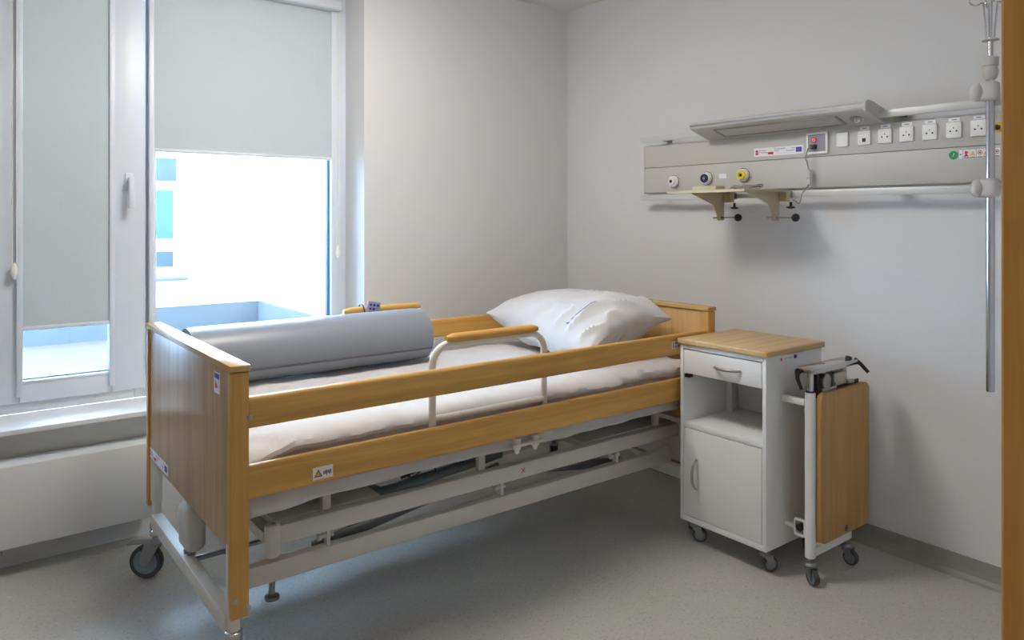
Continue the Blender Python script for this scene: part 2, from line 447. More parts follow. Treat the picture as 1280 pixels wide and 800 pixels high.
# radiator under the sill
rad = thing('radiator', 'flat white panel radiator under the window sill', 'radiator', (.05, 3.48, 0))
rb = MB().box(-.62, .72, 3.42, 3.432, .12, .434, .003)
part('front_panel', rb, M['radiator'], rad)
part('core', MB().box(-.61, .71, 3.432, 3.53, .13, .425, .004), M['radiator'], rad)
tp = MB().box(-.62, .72, 3.428, 3.545, .426, .436, .002)
part('top_grille', tp, M['white_pvc'], rad)
vl = MB().cyl((.165, 3.46, .085), (.165, 3.46, .13), .012).cyl((.165, 3.44, .098), (.165, 3.47, .098), .011).cyl((.19, 3.45, .098), (.14, 3.45, .098), .007)
part('valve', vl, M['steel'], rad)
part('pipe', MB().cyl((.165, 3.46, .0), (.165, 3.46, .09), .008).cyl((.10, 3.46, .0), (.10, 3.46, .13), .008), M['radiator'], rad)

# ------------------------------------------------------------------ outside the window: light well between white walls
YO, XO, ZG = 6.6, 2.25, .42
gr = MB().box(-6, XO+.3, YW+.42, YO+.3, ZG-.2, ZG)
struct('courtyard_ground', gr, M['gravel'], 'pale weathered concrete of the light well')
bld = thing('neighbouring_building', 'white rendered building wing across the light well', 'building', (0, YO, ZG))
part('wall', MB().box(-6, XO+.01, YO, YO+.3, ZG, 5.2), M['ext_wall'], bld, smooth=False)
part('wall', MB().box(XO, XO+.3, YW+.45, YO+.3, ZG, 5.2), M['ext_wall'], bld, smooth=False)
zb_ = on_y(331, 375, YO).z
part('plinth', MB().box(-6, XO, YO-.02, YO, ZG, zb_).box(XO-.02, XO, YW+.45, YO-.02, ZG, zb_), M['ext_base'], bld, smooth=False)
def ext_rect(p0, q0, p1, q1, y0, y1):
    a, b = on_y(p0, q0, YO), on_y(p1, q1, YO)
    return MB().box(min(a.x, b.x), max(a.x, b.x), YO+y0, YO+y1, min(a.z, b.z), max(a.z, b.z))
wa = on_y(160, 195, YO); wb2 = on_y(221, 342, YO)
fx0, fx1, fz0, fz1 = wa.x, wb2.x, wb2.z, wa.z
wnd = part('window', MB().box(fx0, fx1, YO-.012, YO+.02, fz0, fz1, .006), M['white_pvc'], bld, 'white framed window with three stacked panes')
for (p1, qa, qb, mm) in ((220, 198, 227, 'ext_glass2'), (216, 238, 298, 'ext_glass'), (216, 314, 333, 'ext_glass2')):
    a, b = on_y(165, qa, YO), on_y(p1, qb, YO); mid = on_y((165+p1)/2, qb, YO)
    z0, z1 = on_y(p1, qb, YO).z, on_y(p1, qa, YO).z
    part('pane', MB().box(a.x, b.x, YO-.018, YO-.010, z0, z1), M[mm], wnd, smooth=False)
a, b = on_y(160, 346, YO), on_y(231, 349, YO)
part('window_sill', MB().box(a.x, b.x, YO-.12, YO, b.z, b.z+.03, .004), M['rubber'], bld)

# ------------------------------------------------------------------ ceiling panels that light the room
def ceiling_lamp(x, y, label, power):
    LM = emit_mat('lamp_diffuser', (1.0, .955, .90), power)
    t = thing('ceiling_lamp', label, 'lamp', (x, y, ZC), 'ceiling light panels')
    mb = MB(); frame_rect2 = [(x-.31, x+.31, y-.31, y-.29), (x-.31, x+.31, y+.29, y+.31), (x-.31, x-.29, y-.29, y+.29), (x+.29, x+.31, y-.29, y+.29)]
    for r in frame_rect2: mb.box(r[0], r[1], r[2], r[3], ZC-.02, ZC, .002)
    part('frame', mb, M['plastic_white'], t)
    part('diffuser', MB().box(x-.28, x+.28, y-.28, y+.28, ZC-.10, ZC-.004, .01), LM, t)
ceiling_lamp(1.15, 2.35, 'square ceiling light panel above the foot of the bed', LAMP_POWER)
ceiling_lamp(-.4, .2, 'square ceiling light panel above the doorway', LAMP_POWER*.15)

# ------------------------------------------------------------------ hospital bed
BX0, BX1, BY0, BY1 = .637, 2.777, 2.099, 3.164
bed = thing('hospital_bed', 'wooden framed hospital bed with side rails and white chassis', 'bed', ((BX0+BX1)/2, (BY0+BY1)/2, 0))

def caster(parent, x, y, ztop, d, w, ang, name='caster', stem_r=.012, off=.03, brake=False, tyre='rubber'):
    """swivel caster: the fork is the part, tyre and hub its sub-parts; ang = heading of the trail"""
    R = Matrix.Rotation(ang, 3, 'Z')
    def L(a, b, c): return Vector((x, y, 0)) + R @ Vector((a, b, 0)) + Vector((0, 0, c))
    r = d/2; hb = w/2+.004
    f = MB()
    f.cyl(L(0, 0, d+.012), L(0, 0, ztop), stem_r)
    f.lathe(L(0, 0, d+.004), [(stem_r*.9, 0), (hb+.007, .002), (hb+.009, .008), (hb+.004, .016), (stem_r*1.1, .019)], 18)
    for sgn in (-1, 1):
        yy = sgn*hb
        poly = [L(-hb, yy, d+.008), L(hb+off*.5, yy, d+.008), L(off+r*.32, yy, r*1.05), L(off+r*.18, yy, r*.82), L(off-r*.18, yy, r*.82), L(off-r*.4, yy, r*1.2)]
        f.prism(poly, R @ Vector((0, sgn*.0025, 0)))
    f.prism([L(-hb, -hb, d+.005), L(hb+off*.5, -hb, d+.005), L(hb+off*.5, hb, d+.005), L(-hb, hb, d+.005)], (0, 0, .003))
    f.cyl(L(off, -hb-.005, r), L(off, hb+.005, r), r*.11, seg=10)
    fo = part(name, f, M['zinc'], parent)
    ax = R @ Vector((0, 1, 0))
    c0 = L(off, -w/2, r)
    part('tyre', MB().lathe(c0, [(r*.74, .001), (r*.93, 0), (r, w*.22), (r, w*.78), (r*.93, w), (r*.74, w-.001)], 32, ax, True), M[tyre], fo)
    part('hub', MB().lathe(c0, [(r*.10, w*.02), (r*.55, w*.16), (r*.70, w*.05), (r*.76, w*.1), (r*.76, w*.9), (r*.70, w*.95), (r*.55, w*.84), (r*.10, w*.98)], 28, ax), M['hub'], fo)
    if brake:
        b = MB().prism([L(-.01, -.016, d+.012), L(off+r*1.05, -.02, d+.004), L(off+r*1.05, .02, d+.004), L(-.01, .016, d+.012)], (0, 0, .005))
        part('brake_pedal', b, M['zinc'], fo)
    return fo

def board(name, x0, x1, zt, pw, yin, lbl):
    """footboard / headboard: the panel is the part; posts, cap and bolts are sub-parts"""
    o = part(name, MB().box(x0+.008, x1-.010, BY0+.026, BY1-.026, .448, zt-.02, .003), M[pw], bed, lbl)
    for y0 in (BY0, BY1-.028):
        part('post', MB().box(x0, x1, y0, y0+.028, .27, zt-.0205, .003), M['wood_z'], o)
    part('cap', MB().box(x0-.003, x1+.004, BY0-.003, BY1+.003, zt-.018, zt, .003), M['wood_y'], o)
    return o
fb = board('footboard', BX0, BX0+.05, .976, 'panel_wood', 1, 'oak coloured footboard panel')
hbd = board('headboard', BX1-.05, BX1, .984, 'head_wood', -1, 'oak coloured headboard panel')
def bolt(parent, x, z, y=BY0, r=.009):
    b = MB().lathe((x, y, z), [(.001, .004), (r*.6, .0035), (r*.65, .0015), (r, .001), (r, -.001)], 16, (0, -1, 0))
    part('bolt', b, M['steel'], parent)
for (p, q) in ((312, 522), (294, 752), (310, 760)):
    v = on_y(p, q, BY0); bolt(fb, v.x, v.z)
# stickers on the outside of the footboard
def plate(parent, x, y0, y1, z0, z1, m='label', t=.0012, name='sticker', label=None):
    return part(name, MB().box(x-t, x, y0, y1, z0, z1), M[m], parent, label, smooth=False)
def eu_sticker(parent, x, yl, yr, z0, z1, name='sticker'):
    """white funding strip with red mark, red and white flag and blue flag; yl is the left end as seen"""
    w = yl-yr; h = z1-z0; t = .0012
    plate(parent, x, yr, yl, z0, z1, name=name, label='white strip with red mark, flag and blue flag')
    X = x-t
    def rect(u0, u1, v0, v1, m, nm='sticker_print'):
        part(nm, MB().box(X-.0005, X, yl-w*u1, yl-w*u0, z0+h*v0, z0+h*v1), M[m], parent, smooth=False)
    rect(.03, .085, .2, .75, 'crimson'); rect(.045, .07, .35, .6, 'label'); rect(.29, .40, .18, .45, 'crimson'); rect(.855, .965, .25, .8, 'eu')
    for k in range(8):
        a = k*PI/4
        c = Vector((X-.0008, yl-w*.91-math.cos(a)*h*.15, z0+h*.53+math.sin(a)*h*.15))
        if h > .03: part('sticker_print', MB().cyl(c, c+Vector((.0006, 0, 0)), h*.022, seg=6), M['gold'], parent, smooth=False)
    sz = h*.24
    text_part('lettering', 'Fundusze\nEuropejskie', sz, (X-.0006, yl-w*.105, z0+h*.58), AX_WALL, M['ink'], parent, 'LEFT')
    text_part('lettering', 'Rzeczpospolita\nPolska', sz, (X-.0006, yl-w*.42, z0+h*.66), AX_WALL, M['ink'], parent, 'LEFT')
    text_part('lettering', 'Unia\nEuropejska', sz, (X-.0006, yl-w*.835, z0+h*.62), AX_WALL, M['ink'], parent, 'RIGHT')
fx = BX0+.008
a, b = on_x(186.5, 566, fx), on_x(210, 596, fx)
eu_sticker(fb, fx, a.y, b.y, .462, .500)
a, b = on_x(268, 470, fx), on_x(275, 478, fx)
plate(fb, fx, b.y, a.y, .872, .934, label='small white sticker with red triangle')
part('sticker_print', MB().prism([(fx-.0015, a.y-.012, .912), (fx-.0015, a.y-.040, .890), (fx-.0015, a.y-.014, .884)], (-.0004, 0, 0)), M['crimson'], fb, smooth=False)
part('sticker_print', MB().box(fx-.0018, fx-.0012, b.y+.004, a.y-.006, .915, .930), M['eu'], fb, smooth=False)

# side rails: two timber bars on each side
def side_rail(y0, z0, z1):
    x0, x1 = BX0+.0505, BX1-.0505
    mb = MB(); n = 8; hw, hh = .013, (z1-z0)/2; poly = []
    for i in range(4):
        for k in range(n//2+1):
            a = PI/2*i + PI/2*k/(n//2)
            cx = (1 if i in (0, 3) else -1)*(hw-.008); cz = (1 if i < 2 else -1)*(hh-.012)
            poly.append((x0, y0+hw+cx+.008*math.cos(a), (z0+z1)/2+cz+.012*math.sin(a)))
    mb.prism(poly, (x1-x0, 0, 0))
    return part('side_rail', mb, M['wood_x'], bed)
r_up = side_rail(BY0+.003, .794, .882)
r_lo = side_rail(BY0+.003, .594, .690)
side_rail(BY1-.029, .794, .882); side_rail(BY1-.029, .594, .690)
YS = BY0+.003
def side_plate(parent, x0, x1, z0, z1, m='label', y=YS, t=.0012, name='sticker'):
    return part(name, MB().box(x0, x1, y-t, y, z0, z1), M[m], parent, smooth=False)
a = on_y(391, 590, YS); b = on_y(416, 590, YS)
zc = (on_y(391, 592, YS).z + on_y(416, 589, YS).z)/2
side_plate(r_lo, a.x, b.x, zc-.018, zc+.018)
sw = b.x-a.x; tx = a.x+sw*.26
part('sticker_print', MB().prism([(tx-sw*.2, YS-.0014, zc-.010), (tx+sw*.2, YS-.0014, zc-.010), (tx, YS-.0014, zc+.012)], (0, -.0004, 0)), M['ink'], r_lo, smooth=False)
part('sticker_print', MB().prism([(tx-sw*.13, YS-.0018, zc-.007), (tx+sw*.13, YS-.0018, zc-.007), (tx, YS-.0018, zc+.007)], (0, -.0004, 0)), M['warn'], r_lo, smooth=False)
for k in range(6):
    x = a.x+sw*(.52+.068*k); hgt = .003+.003*((k*7) % 3)
    side_plate(r_lo, x, x+sw*.045, zc-.004-hgt/2+.002*(k % 2), zc+.002+hgt/2, 'ink', YS-.0012, .0005, 'sticker_print')
a = on_y(840, 430, YS); b = on_y(850, 430, YS); zc = on_y(845, 431, YS).z
side_plate(r_up, a.x, b.x, zc-.016, zc+.016)
for (u0, u1, v0, v1) in ((.06, .22, -.012, .012), (.32, .92, .004, .012), (.32, .55, -.012, -.001), (.65, .92, -.012, -.001)):
    side_plate(r_up, a.x+(b.x-a.x)*u0, a.x+(b.x-a.x)*u1, zc+v0, zc+v1, 'lav', YS-.0012, .0005, 'sticker_print')

# grab handles inside the rails: white bent tube with a wooden grip on top
def grab_handle(y, xa, xb, zt, lab):
    pts = []; R = .07
    pts += [(xa, y, .602), (xa, y, .66)]
    for k in range(7):
        t = PI - PI/2*k/6
        pts.append((xa+R+R*math.cos(t), y, zt-R+R*math.sin(t)))
    for k in range(7):
        t = PI/2 - PI/2*k/6
        pts.append((xb-R+R*math.cos(t), y, zt-R+R*math.sin(t)))
    pts += [(xb, y, .66), (xb, y, .602)]
    o = part('grab_handle', MB().tube(pts, .0125, 14), M['paint'], bed, lab)
    part('crossbar', MB().cyl((xa, y, .705), (xb, y, .705), .0115), M['paint'], o)
    g = MB(); x0, x1 = xa+.055, xb-.035; n = 14; rows = []
    for i in range(n+1):
        u = i/n; e = min(1, 6*min(u, 1-u)+.55); x = x0+(x1-x0)*u
        rows.append([Vector((x, y+.021*e*math.cos(2*PI*k/16)*(1 if abs(math.cos(2*PI*k/16)) < .8 else .95), zt+.017+.017*e*math.sin(2*PI*k/16))) for k in range(16)])
    g.grid(rows, True)
    part('grip', g, M['wood_x'], o, 'wooden grip')
    return o
grab_handle(2.152, 1.318, 1.81, .955, 'near white grab handle with wooden grip')
grab_handle(3.111, 1.385, 1.87, .945, 'far white grab handle with wooden grip')

# mattress base
ms = MB()
ms.box(.72, 2.70, 2.29, 2.33, .495, .531, .004).box(.72, 2.70, 2.93, 2.97, .495, .531, .004)
for x in (.72, 1.20, 1.55, 2.05, 2.66): ms.box(x, x+.04, 2.331, 2.929, .495, .531, .004)
base = part('mattress_base', ms, M['paint'], bed)
for k in range(14):
    x = .80+k*.138
    part('slat', MB().box(x, x+.07, 2.335, 2.925, .514, .528, .002), M['plastic_grey'], base)
# upper lifting frame with flat sheet covers at both ends
UY0, UY1 = 2.262, 2.998
for y0 in (UY0, UY1-.04):
    o = part('lift_bar', MB().box(.815, 2.72, y0, y0+.04, .374, .432, .004), M['paint'], bed)
    if y0 == UY0:
        v = on_y(654, 588, UY0)
        for sg in (1, -1):
            part('mark', MB().box(v.x-.013, v.x+.013, UY0-.0008, UY0, v.z-.0012, v.z+.0012, rot=Matrix.Rotation(sg*.8, 3, 'Y')), M['red'], o, 'small red cross mark', smooth=False)
for x0, x1 in ((.83, 1.20), (2.16, 2.72)):
    part('cover_plate', MB().box(x0, x1, UY0+.041, UY1-.041, .41, .436, .003), M['paint'], bed)
for x in (.815, 2.72):
    part('lift_crossbar', MB().box(x-.02, x+.02, UY0+.041, UY1-.041, .374, .409, .003), M['paint'], bed)
for (x, y) in ((.815, UY0+.012), (.815, UY1-.012)):
    c = MB().lathe((x, y, .340), [(.020, 0), (.023, .004), (.023, .098), (.020, .101), (.012, .101), (.012, .092)], 22)
    part('corner_sleeve', c, M['paint'], bed)
for (x, y) in ((1.0, 2.30), (1.0, 2.96), (2.60, 2.30), (2.60, 2.96), (1.62, 2.30), (1.62, 2.96)):
    part('support_post', MB().box(x-.015, x+.015, y-.012, y+.012, .433, .494, .003), M['paint'], bed)
# chassis
for y0 in (2.285, 2.935):
    part('chassis_bar', MB().box(.702, 2.70, y0, y0+.04, .252, .314, .004), M['paint'], bed)
for x0 in (.641, 2.665):
    part('chassis_crossbar', MB().box(x0, x0+.04, 2.172, 3.100, .198, .250, .004), M['paint'], bed)
for (x, y) in ((.663, 2.16), (.663, 3.11), (2.686, 2.16), (2.686, 3.11)):
    lg = part('leg_column', MB().cyl((x, y, .214), (x, y, .50), .017).cyl((x, y, .30), (x, y, .46), .021), M['paint'], bed)
for i, (x, y, ang) in enumerate(((.663, 2.16, 2.5), (.663, 3.11, 2.5), (2.686, 2.16, -2.4), (2.686, 3.11, 1.0))):
    part('caster_socket', MB().lathe((x, y, .160), [(.017, 0), (.024, .004), (.026, .018), (.022, .028), (.025, .034), (.024, .050), (.019, .0535)], 22), M['chrome'], bed)
    caster(bed, x, y, .1595, .125, .032, ang, brake=i in (1, 3), off=.038, stem_r=.015)
for x in (1.01, 1.72, 2.35):
    bk = MB().box(x-.006, x+.006, 2.295, 2.318, .315, .373).cyl((x-.03, 2.306, .345), (x+.02, 2.306, .345), .008).cyl((x-.034, 2.306, .345), (x-.024, 2.306, .345), .014, seg=6)
    part('stop_bracket', bk, M['paint'], bed)
# scissor links and actuators
for y in (2.36, 2.88):
    for (xa, za, xb, zb) in ((.98, .29, 1.75, .40), (2.40, .29, 1.65, .40)):
        d = Vector((xb-xa, 0, zb-za)); ln = d.length; an = -math.atan2(d.z, d.x)
        m = MB().box((xa+xb)/2-ln/2, (xa+xb)/2+ln/2, y-.008, y+.008, (za+zb)/2-.02, (za+zb)/2+.02, .003, rot=Matrix.Rotation(an, 3, 'Y'))
        part('lift_link', m, M['zinc'], bed)
mo = MB(); mx, my = .672, 2.655
mo.box(mx-.03, mx+.040, my-.058, my+.058, .268, .425, .028, 5)
mo.cyl((mx+.004, my, .43), (mx+.004, my, .495), .016)
act = part('actuator', mo, M['plastic_grey'], bed, 'grey plastic actuator housing')
part('clevis', MB().box(mx-.014, mx+.014, my-.016, my+.016, .2505, .275, .002).cyl((mx-.022, my, .262), (mx+.02, my, .262), .009), M['steel'], act)
ac2 = MB().cyl((1.25, 2.62, .30), (1.95, 2.62, .35), .022).box(1.16, 1.36, 2.57, 2.68, .26, .345, .015, 3)
part('actuator', ac2, M['hub'], bed, 'grey actuator under the middle of the bed')
part('control_box', MB().box(1.44, 1.62, 2.40, 2.56, .44, .493, .012, 3), M['hub'], bed)
# clamp plate with two knobs for the grab handle
k1, k2 = on_y(646, 556, 2.16), on_y(669, 551, 2.16)
cp = MB().box(k1.x-.03, k2.x+.03, 2.14, 2.19, k1.z-.004, k1.z+.006, .002).box(k2.x-.01, k2.x+.09, 2.165, 2.20, k1.z+.006, k1.z+.03, .004)
cpo = part('handle_clamp', cp, M['paint'], bed)
for kx in (k1.x, k2.x):
    part('knob', MB().lathe((kx, 2.16, k1.z-.034), [(.004, 0), (.009, .004), (.010, .014), (.015, .018), (.015, .030), (.012, .031), (.012, .04), (.015, .041), (.015, .058), (.004, .062)], 16), M['plastic_white'], cpo)
# levelling foot under the near chassis bar and brake rod
v = on_y(340, 741, 2.305)
part('levelling_foot', MB().cyl((v.x, 2.305, .20), (v.x, 2.305, .251), .009).lathe((v.x, 2.305, .188), [(.014, 0), (.023, .004), (.023, .014), (.01, .02)], 18), M['zinc'], bed)
part('brake_rod', MB().cyl((.66, 2.66, .226), (2.70, 2.66, .226), .009), M['zinc'], bed)
# coiled cable and loose wires
cc = MB(); pts = []
a0, a1 = Vector((1.31, 2.36, .458)), Vector((1.47, 2.36, .486))
for k in range(200):
    u = k/199; t = u*2*PI*16
    pts.append(a0.lerp(a1, u) + Vector((0, .011*math.cos(t), .011*math.sin(t))))
cc.tube(pts, .0028, 6)
part('coiled_cable', cc, M['black'], bed)
for k in range(4):
    pts = []
    for i in range(14):
        u = i/13
        pts.append((1.44+.05*k+.16*u*(1 if k % 2 else -.6)+.02*math.sin(5*u+k), 2.33+.02*k, .455+.036*math.sin(u*PI*(1.2+.3*k)+.4*k)**2+.008*k*(1-u)))
    part('wire', MB().tube(pts, .003, 6), M['black'], bed)

# ------------------------------------------------------------------ mattress with its sheet
mat_t = thing('mattress', 'white sheeted mattress lying in the hospital bed', 'mattress', (1.71, 2.63, .532))
MX0, MX1, MY0, MY1, MZT = .705, 2.705, 2.178, 3.085, .742
def fbm(x, y, z, o=4): return noise.fractal(Vector((x, y, z)), 1.0, 2.0, o)
rows = []; nx = 150
def section(x):
    e0 = max(0, 1-(x-MX0)/.17); e1 = max(0, 1-(MX1-x)/.06)
    drop = .055*e0**2 + .02*e1**2
    zt = MZT-drop; ins = .02*e0**2
    P = []
    # near side from the hem upwards, over the top, down the far side
    hem = .540+.008*fbm(x*6, 3, 1)
    P += [(MY0+.03, hem+.001), (MY0+.004, hem)]
    for z in (.565, .59, .615, .64): P.append((MY0+.014+.004*fbm(x*9, z*9, 0), z - drop*.4))
    lip = .024+.012*fbm(x*3.1, 7, 2)
    P += [(MY0+.014, zt-.066), (MY0+.006, zt-.058), (MY0-lip*.8, zt-.050), (MY0-lip, zt-.037), (MY0-lip*.8, zt-.023), (MY0-lip*.2, zt-.011), (MY0+.02, zt-.003)]
    ny = 46
    for k in range(ny+1):
        u = k/ny; P.append((MY0+.05+(MY1-MY0-.1)*u, zt))
    P += [(MY1-.02, zt-.004), (MY1+.012, zt-.02), (MY1+.016, zt-.05), (MY1+.004, zt-.08), (MY1-.002, .62), (MY1-.002, .58), (MY1-.004, hem), (MY1-.03, hem+.001)]
    nb = 6
    for k in range(1, nb): P.append((MY1-.03-(MY1-MY0-.06)*k/nb, .5365))
    return P
for i in range(nx+1):
    x = MX0+(MX1-MX0)*i/nx
    row = []
    for (y, z) in section(x):
        dz = dy = 0
        if z > .60:
            w = .006*fbm(x*5, y*5, 0) + .0035*fbm(x*14+y*9, y*14-x*7, 5)
            headw = max(0, min(1, (x-1.95)/.2))
            w += headw*(.012*(1-abs(noise.noise(Vector((x*9+y*5, y*6-x*3, 3)))))**3 - .004)
            footw = max(0, 1-(x-MX0)/.25)
            w += footw*.010*fbm(x*10+y*7, y*7, 8)
            dz = w
            if y < MY0+.05: dy = .006*fbm(x*11, z*22, 4) - headw*.012*abs(noise.noise(Vector((x*8, z*14, 1))))
        row.append(Vector((x, y+dy, z+dz)))
    rows.append(row)
ends = [Vector((MX0+.012, p.y*.97+2.63*.03, p.z*.97+.64*.03)) for p in rows[0]]
m = MB().grid(rows, True)
part('sheet', m, M['cloth'], mat_t)
# loose hem of the sheet hanging at the foot corner
hr = []
for j in range(9):
    v = j/8; row = []
    for i in range(170):
        u = i/169; x = MX0-.004+1.90*u
        ft = max(0, 1-u*5)
        z = .61-(.61-.534+.010*fbm(x*2.3, 5, 5)+.012*ft)*v
        row.append(Vector((x, MY0-.004-.024*v*ft-.005*v-.004*math.sin(x*31+2*math.sin(x*9))*v+.005*fbm(x*7, v*2, 2)*v, z)))
    hr.append(row)
hm = part('sheet_flap', MB().grid(hr), M['cloth'], mat_t)
sm_ = hm.modifiers.new('thickness', 'SOLIDIFY'); sm_.thickness = .003

# ------------------------------------------------------------------ rolled up grey mat
roll = thing('rolled_mat', 'grey vinyl mat rolled up on the foot end of the mattress', 'mat', (1.2, 2.94, .75))
RX0, RX1, RY, RZ = .73, 1.735, 2.945, .752
Rr = .117
prof = []
for k in range(40):
    a = 2*PI*k/40
    y = math.cos(a)*Rr*1.10; z = math.sin(a)*Rr
    if z < -Rr*.86: z = -Rr*.86-(abs(z)-Rr*.86)*.25
    prof.append((y, z+Rr*.895))
rows = []
nr = 30
for i in range(nr+1):
    u = i/nr; x = RX0+(RX1-RX0)*u
    e = 1
    if u < .02 or u > .98: e = .975
    rows.append([Vector((x, RY+y*e, RZ+.0+z*e+(1-e)*Rr*.9)) for (y, z) in prof])
part('body', MB().grid(rows, True), M['roll'], roll)
# spiral layers showing at the end
sp = []
for k in range(150):
    a = 2*PI*3.4*k/149; rr = .018+.088*k/149
    sp.append((RX1+.0005, RY+rr*1.08*math.cos(a), RZ+Rr*.895+rr*math.sin(a)*.93))
part('spiral_edge', MB().tube(sp, .003, 6), M['seam'], roll)
# outer flap edge running along the near side
ae = PI+.42
fy, fz = RY+math.cos(ae)*Rr*1.10, RZ+Rr*.895+math.sin(ae)*Rr
part('flap_edge', MB().tube([(RX0+.004, fy-.001, fz), (RX1-.004, fy-.001, fz)], .0045, 8), M['seam'], roll)
part('tag', MB().box(RX1, RX1+.012, RY-.115, RY-.113, RZ+.075, RZ+.09), M['label'], roll, smooth=False)

# ------------------------------------------------------------------ pillow
pil = thing('pillow', 'plump white pillow leaning on the headboard', 'pillow', (2.43, 2.65, .76))
cFN, cFF, cHF, cHN = Vector((2.14, 2.265, .80)), Vector((2.185, 3.06, .905)), Vector((2.69, 3.03, .915)), Vector((2.655, 2.235, .925))
NU, NV = 60, 76
def pillow_pt(u, v, side):
    b = (cFN*(1-u)*(1-v) + cHN*u*(1-v) + cFF*(1-u)*v + cHF*u*v)
    U, V = 2*u-1, 2*v-1
    # pinch the edges between corners
    b.x -= .035*(1-V*V)*U*abs(U); b.y -= .03*(1-U*U)*V*abs(V)
    b.z += .06*(1-U*U)*max(0, -V)**1.5
    f = (max(0, 1-abs(U)**2.6)*max(0, 1-abs(V)**2.6))**.55
    d = min(1-abs(U), 1-abs(V))
    wr = .012*(fbm(b.x*7+b.y*4, b.y*5, 1+side*3)) + (.014+.022*max(0, .25-V*.8))*((1-abs(noise.noise(Vector((b.x*8+b.y*8, b.y*3.2-b.x*3.2, 2+side)))))**5-.25)
    if side > 0: z = b.z + .128*f + wr*min(1, d*7)
    else: z = b.z - .15*f + wr*min(1, d*6)*1.2
    b.z = max(z, .772) if side < 0 else z
    return b
top = [[pillow_pt(i/NU, j/NV, 1) for j in range(NV+1)] for i in range(NU+1)]
bot = [[pillow_pt(i/NU, j/NV, -1) for j in range(NV+1)] for i in range(NU+1)]
mb = MB().grid(top).grid(bot)
bmesh.ops.remove_doubles(mb.bm, verts=mb.bm.verts, dist=.0006)
part('pillowcase', mb, M['cloth'], pil)
# faint printed line of blue lettering-like dashes curving over the pillow
pts = []
def proj(P):
    R_, F_ = P.x*S-P.y*C, P.x*C+P.y*S
    return CX+FPX*R_/F_, HY-FPX*(P.z-H)/F_
cand = [(pillow_pt(i/150, j/190, 1)) for i in range(15, 140) for j in range(40, 170)]
cand = [(P, proj(P)) for P in cand]
def on_pillow(p, q): return min(cand, key=lambda c: (c[1][0]-p)**2+(c[1][1]-q)**2)[0]
arc = [(703, 415), (707.5, 407.5), (713, 401), (719, 394.5), (725, 389.5), (732, 384.5), (739.5, 380.5), (747, 377)]
fine = []
for (p0, q0), (p1, q1) in zip(arc, arc[1:]):
    for k in range(4): fine.append((p0+(p1-p0)*k/4, q0+(q1-q0)*k/4))
P3 = [on_pillow(*f_)+Vector((-.0008, 0, .0018)) for f_ in fine]
for k in range(len(P3)-1):
    if k in (3, 7, 8, 11): continue
    if (P3[k+1]-P3[k]).length < .05: pts.append((P3[k], P3[k].lerp(P3[k+1], .92), .0026 if k < 9 else .0016))
pm = MB()
for (p0, p1, wd) in pts: pm.tube([p0, p1], wd, 5)
part('printed_line', pm, M['inkblue'], pil, 'thin blue printed line')

# ------------------------------------------------------------------ bed remote hanging on the far grab handle
rc = on_y(463, 384, 3.10)
rem = thing('bed_remote', 'small blue grey bed remote hooked on the far grab handle', 'remote', (rc.x, 3.075, rc.z-.06))
rt = Matrix.Rotation(.18, 3, 'Y')
pv = Vector((rc.x, 3.078, rc.z-.03))
part('body', MB().box(rc.x-.033, rc.x+.033, 3.0755, 3.0885, rc.z-.11, rc.z+.028, .006, 3, rot=rt, piv=pv), M['handset'], rem)
for j in range(3):
    for i in range(3):
        if (i+j) % 4 == 3: continue
        x = rc.x-.018+.018*i; z = rc.z+.012-.018*j
        part('button', MB().box(x-.005, x+.005, 3.0735, 3.0757, z-.005, z+.005, .001, rot=rt, piv=pv), M['navy'], rem)
part('hook', MB().tube([(rc.x-.036, 3.083, rc.z-.02), (rc.x-.040, 3.084, .975), (rc.x-.04, 3.095, .986), (rc.x-.04, 3.111, .989), (rc.x-.04, 3.130, .985), (rc.x-.04, 3.139, .97)], .0035, 8), M['black'], rem)

# ------------------------------------------------------------------ bedside cabinet with folding tray
KX0, KX1, KY0, KY1, KZ0, KZ1 = 2.51, 2.905, 1.662, 2.078, .100, .848
cab = thing('bedside_cabinet', 'white bedside cabinet on casters with folded wooden tray', 'cabinet', ((KX0+KX1)/2, (KY0+KY1)/2, 0))
T = .016
bd = MB()
bd.box(KX0, KX1, KY0, KY0+T, KZ0, KZ1, .0015).box(KX0, KX1, KY1-T, KY1, KZ0, KZ1, .0015)
bd.box(KX0, KX1, KY0+T, KY1-T, KZ0, KZ0+.024, .0015).box(KX0, KX1, KY0+T, KY1-T, KZ1-.018, KZ1, .0015)
bd.box(KX1-.012, KX1-.002, KY0+T, KY1-T, KZ0+.024, KZ1-.018)
part('body', bd, M['cab_white'], cab)
part('top', MB().box(KX0-.012, KX1+.010, KY0-.012, KY1+.008, KZ1+.0005, KZ1+.025, .006, 3), M['top_wood'], cab, 'light oak cabinet top')
part('shelf', MB().box(KX0+.001, KX1-.013, KY0+T+.0005, KY1-T-.0005, .496, .518, .001), M['cab_white'], cab)
part('niche_rib', MB().box(KX1-.10, KX1-.09, KY1-T-.03, KY1-T-.001, .5185, .72), M['cab_white'], cab)
part('drawer_box', MB().box(KX0+.02, KX1-.05, KY0+T+.006, KY1-T-.006, .735, .80), M['cab_white'], cab)
dr = part('drawer', MB().box(KX0-.001, KX0+.017, KY0+T+.004, KY1-T-.004, .727, .825, .0015), M['cab_white'], cab)
dk = MB().box(KX0+.004, KX0+.03, KY1-T-.012, KY1-T-.004, .708, .722).box(KX0+.004, KX0+.03, KY1-T-.028, KY1-T-.018, .708, .722)
part('drawer_stop', dk, M['black'], cab)
doo = part('door', MB().box(KX0-.001, KX0+.017, KY0+T+.003, KY1-T-.003, KZ0+.027, .493, .0015), M['cab_white'], cab)
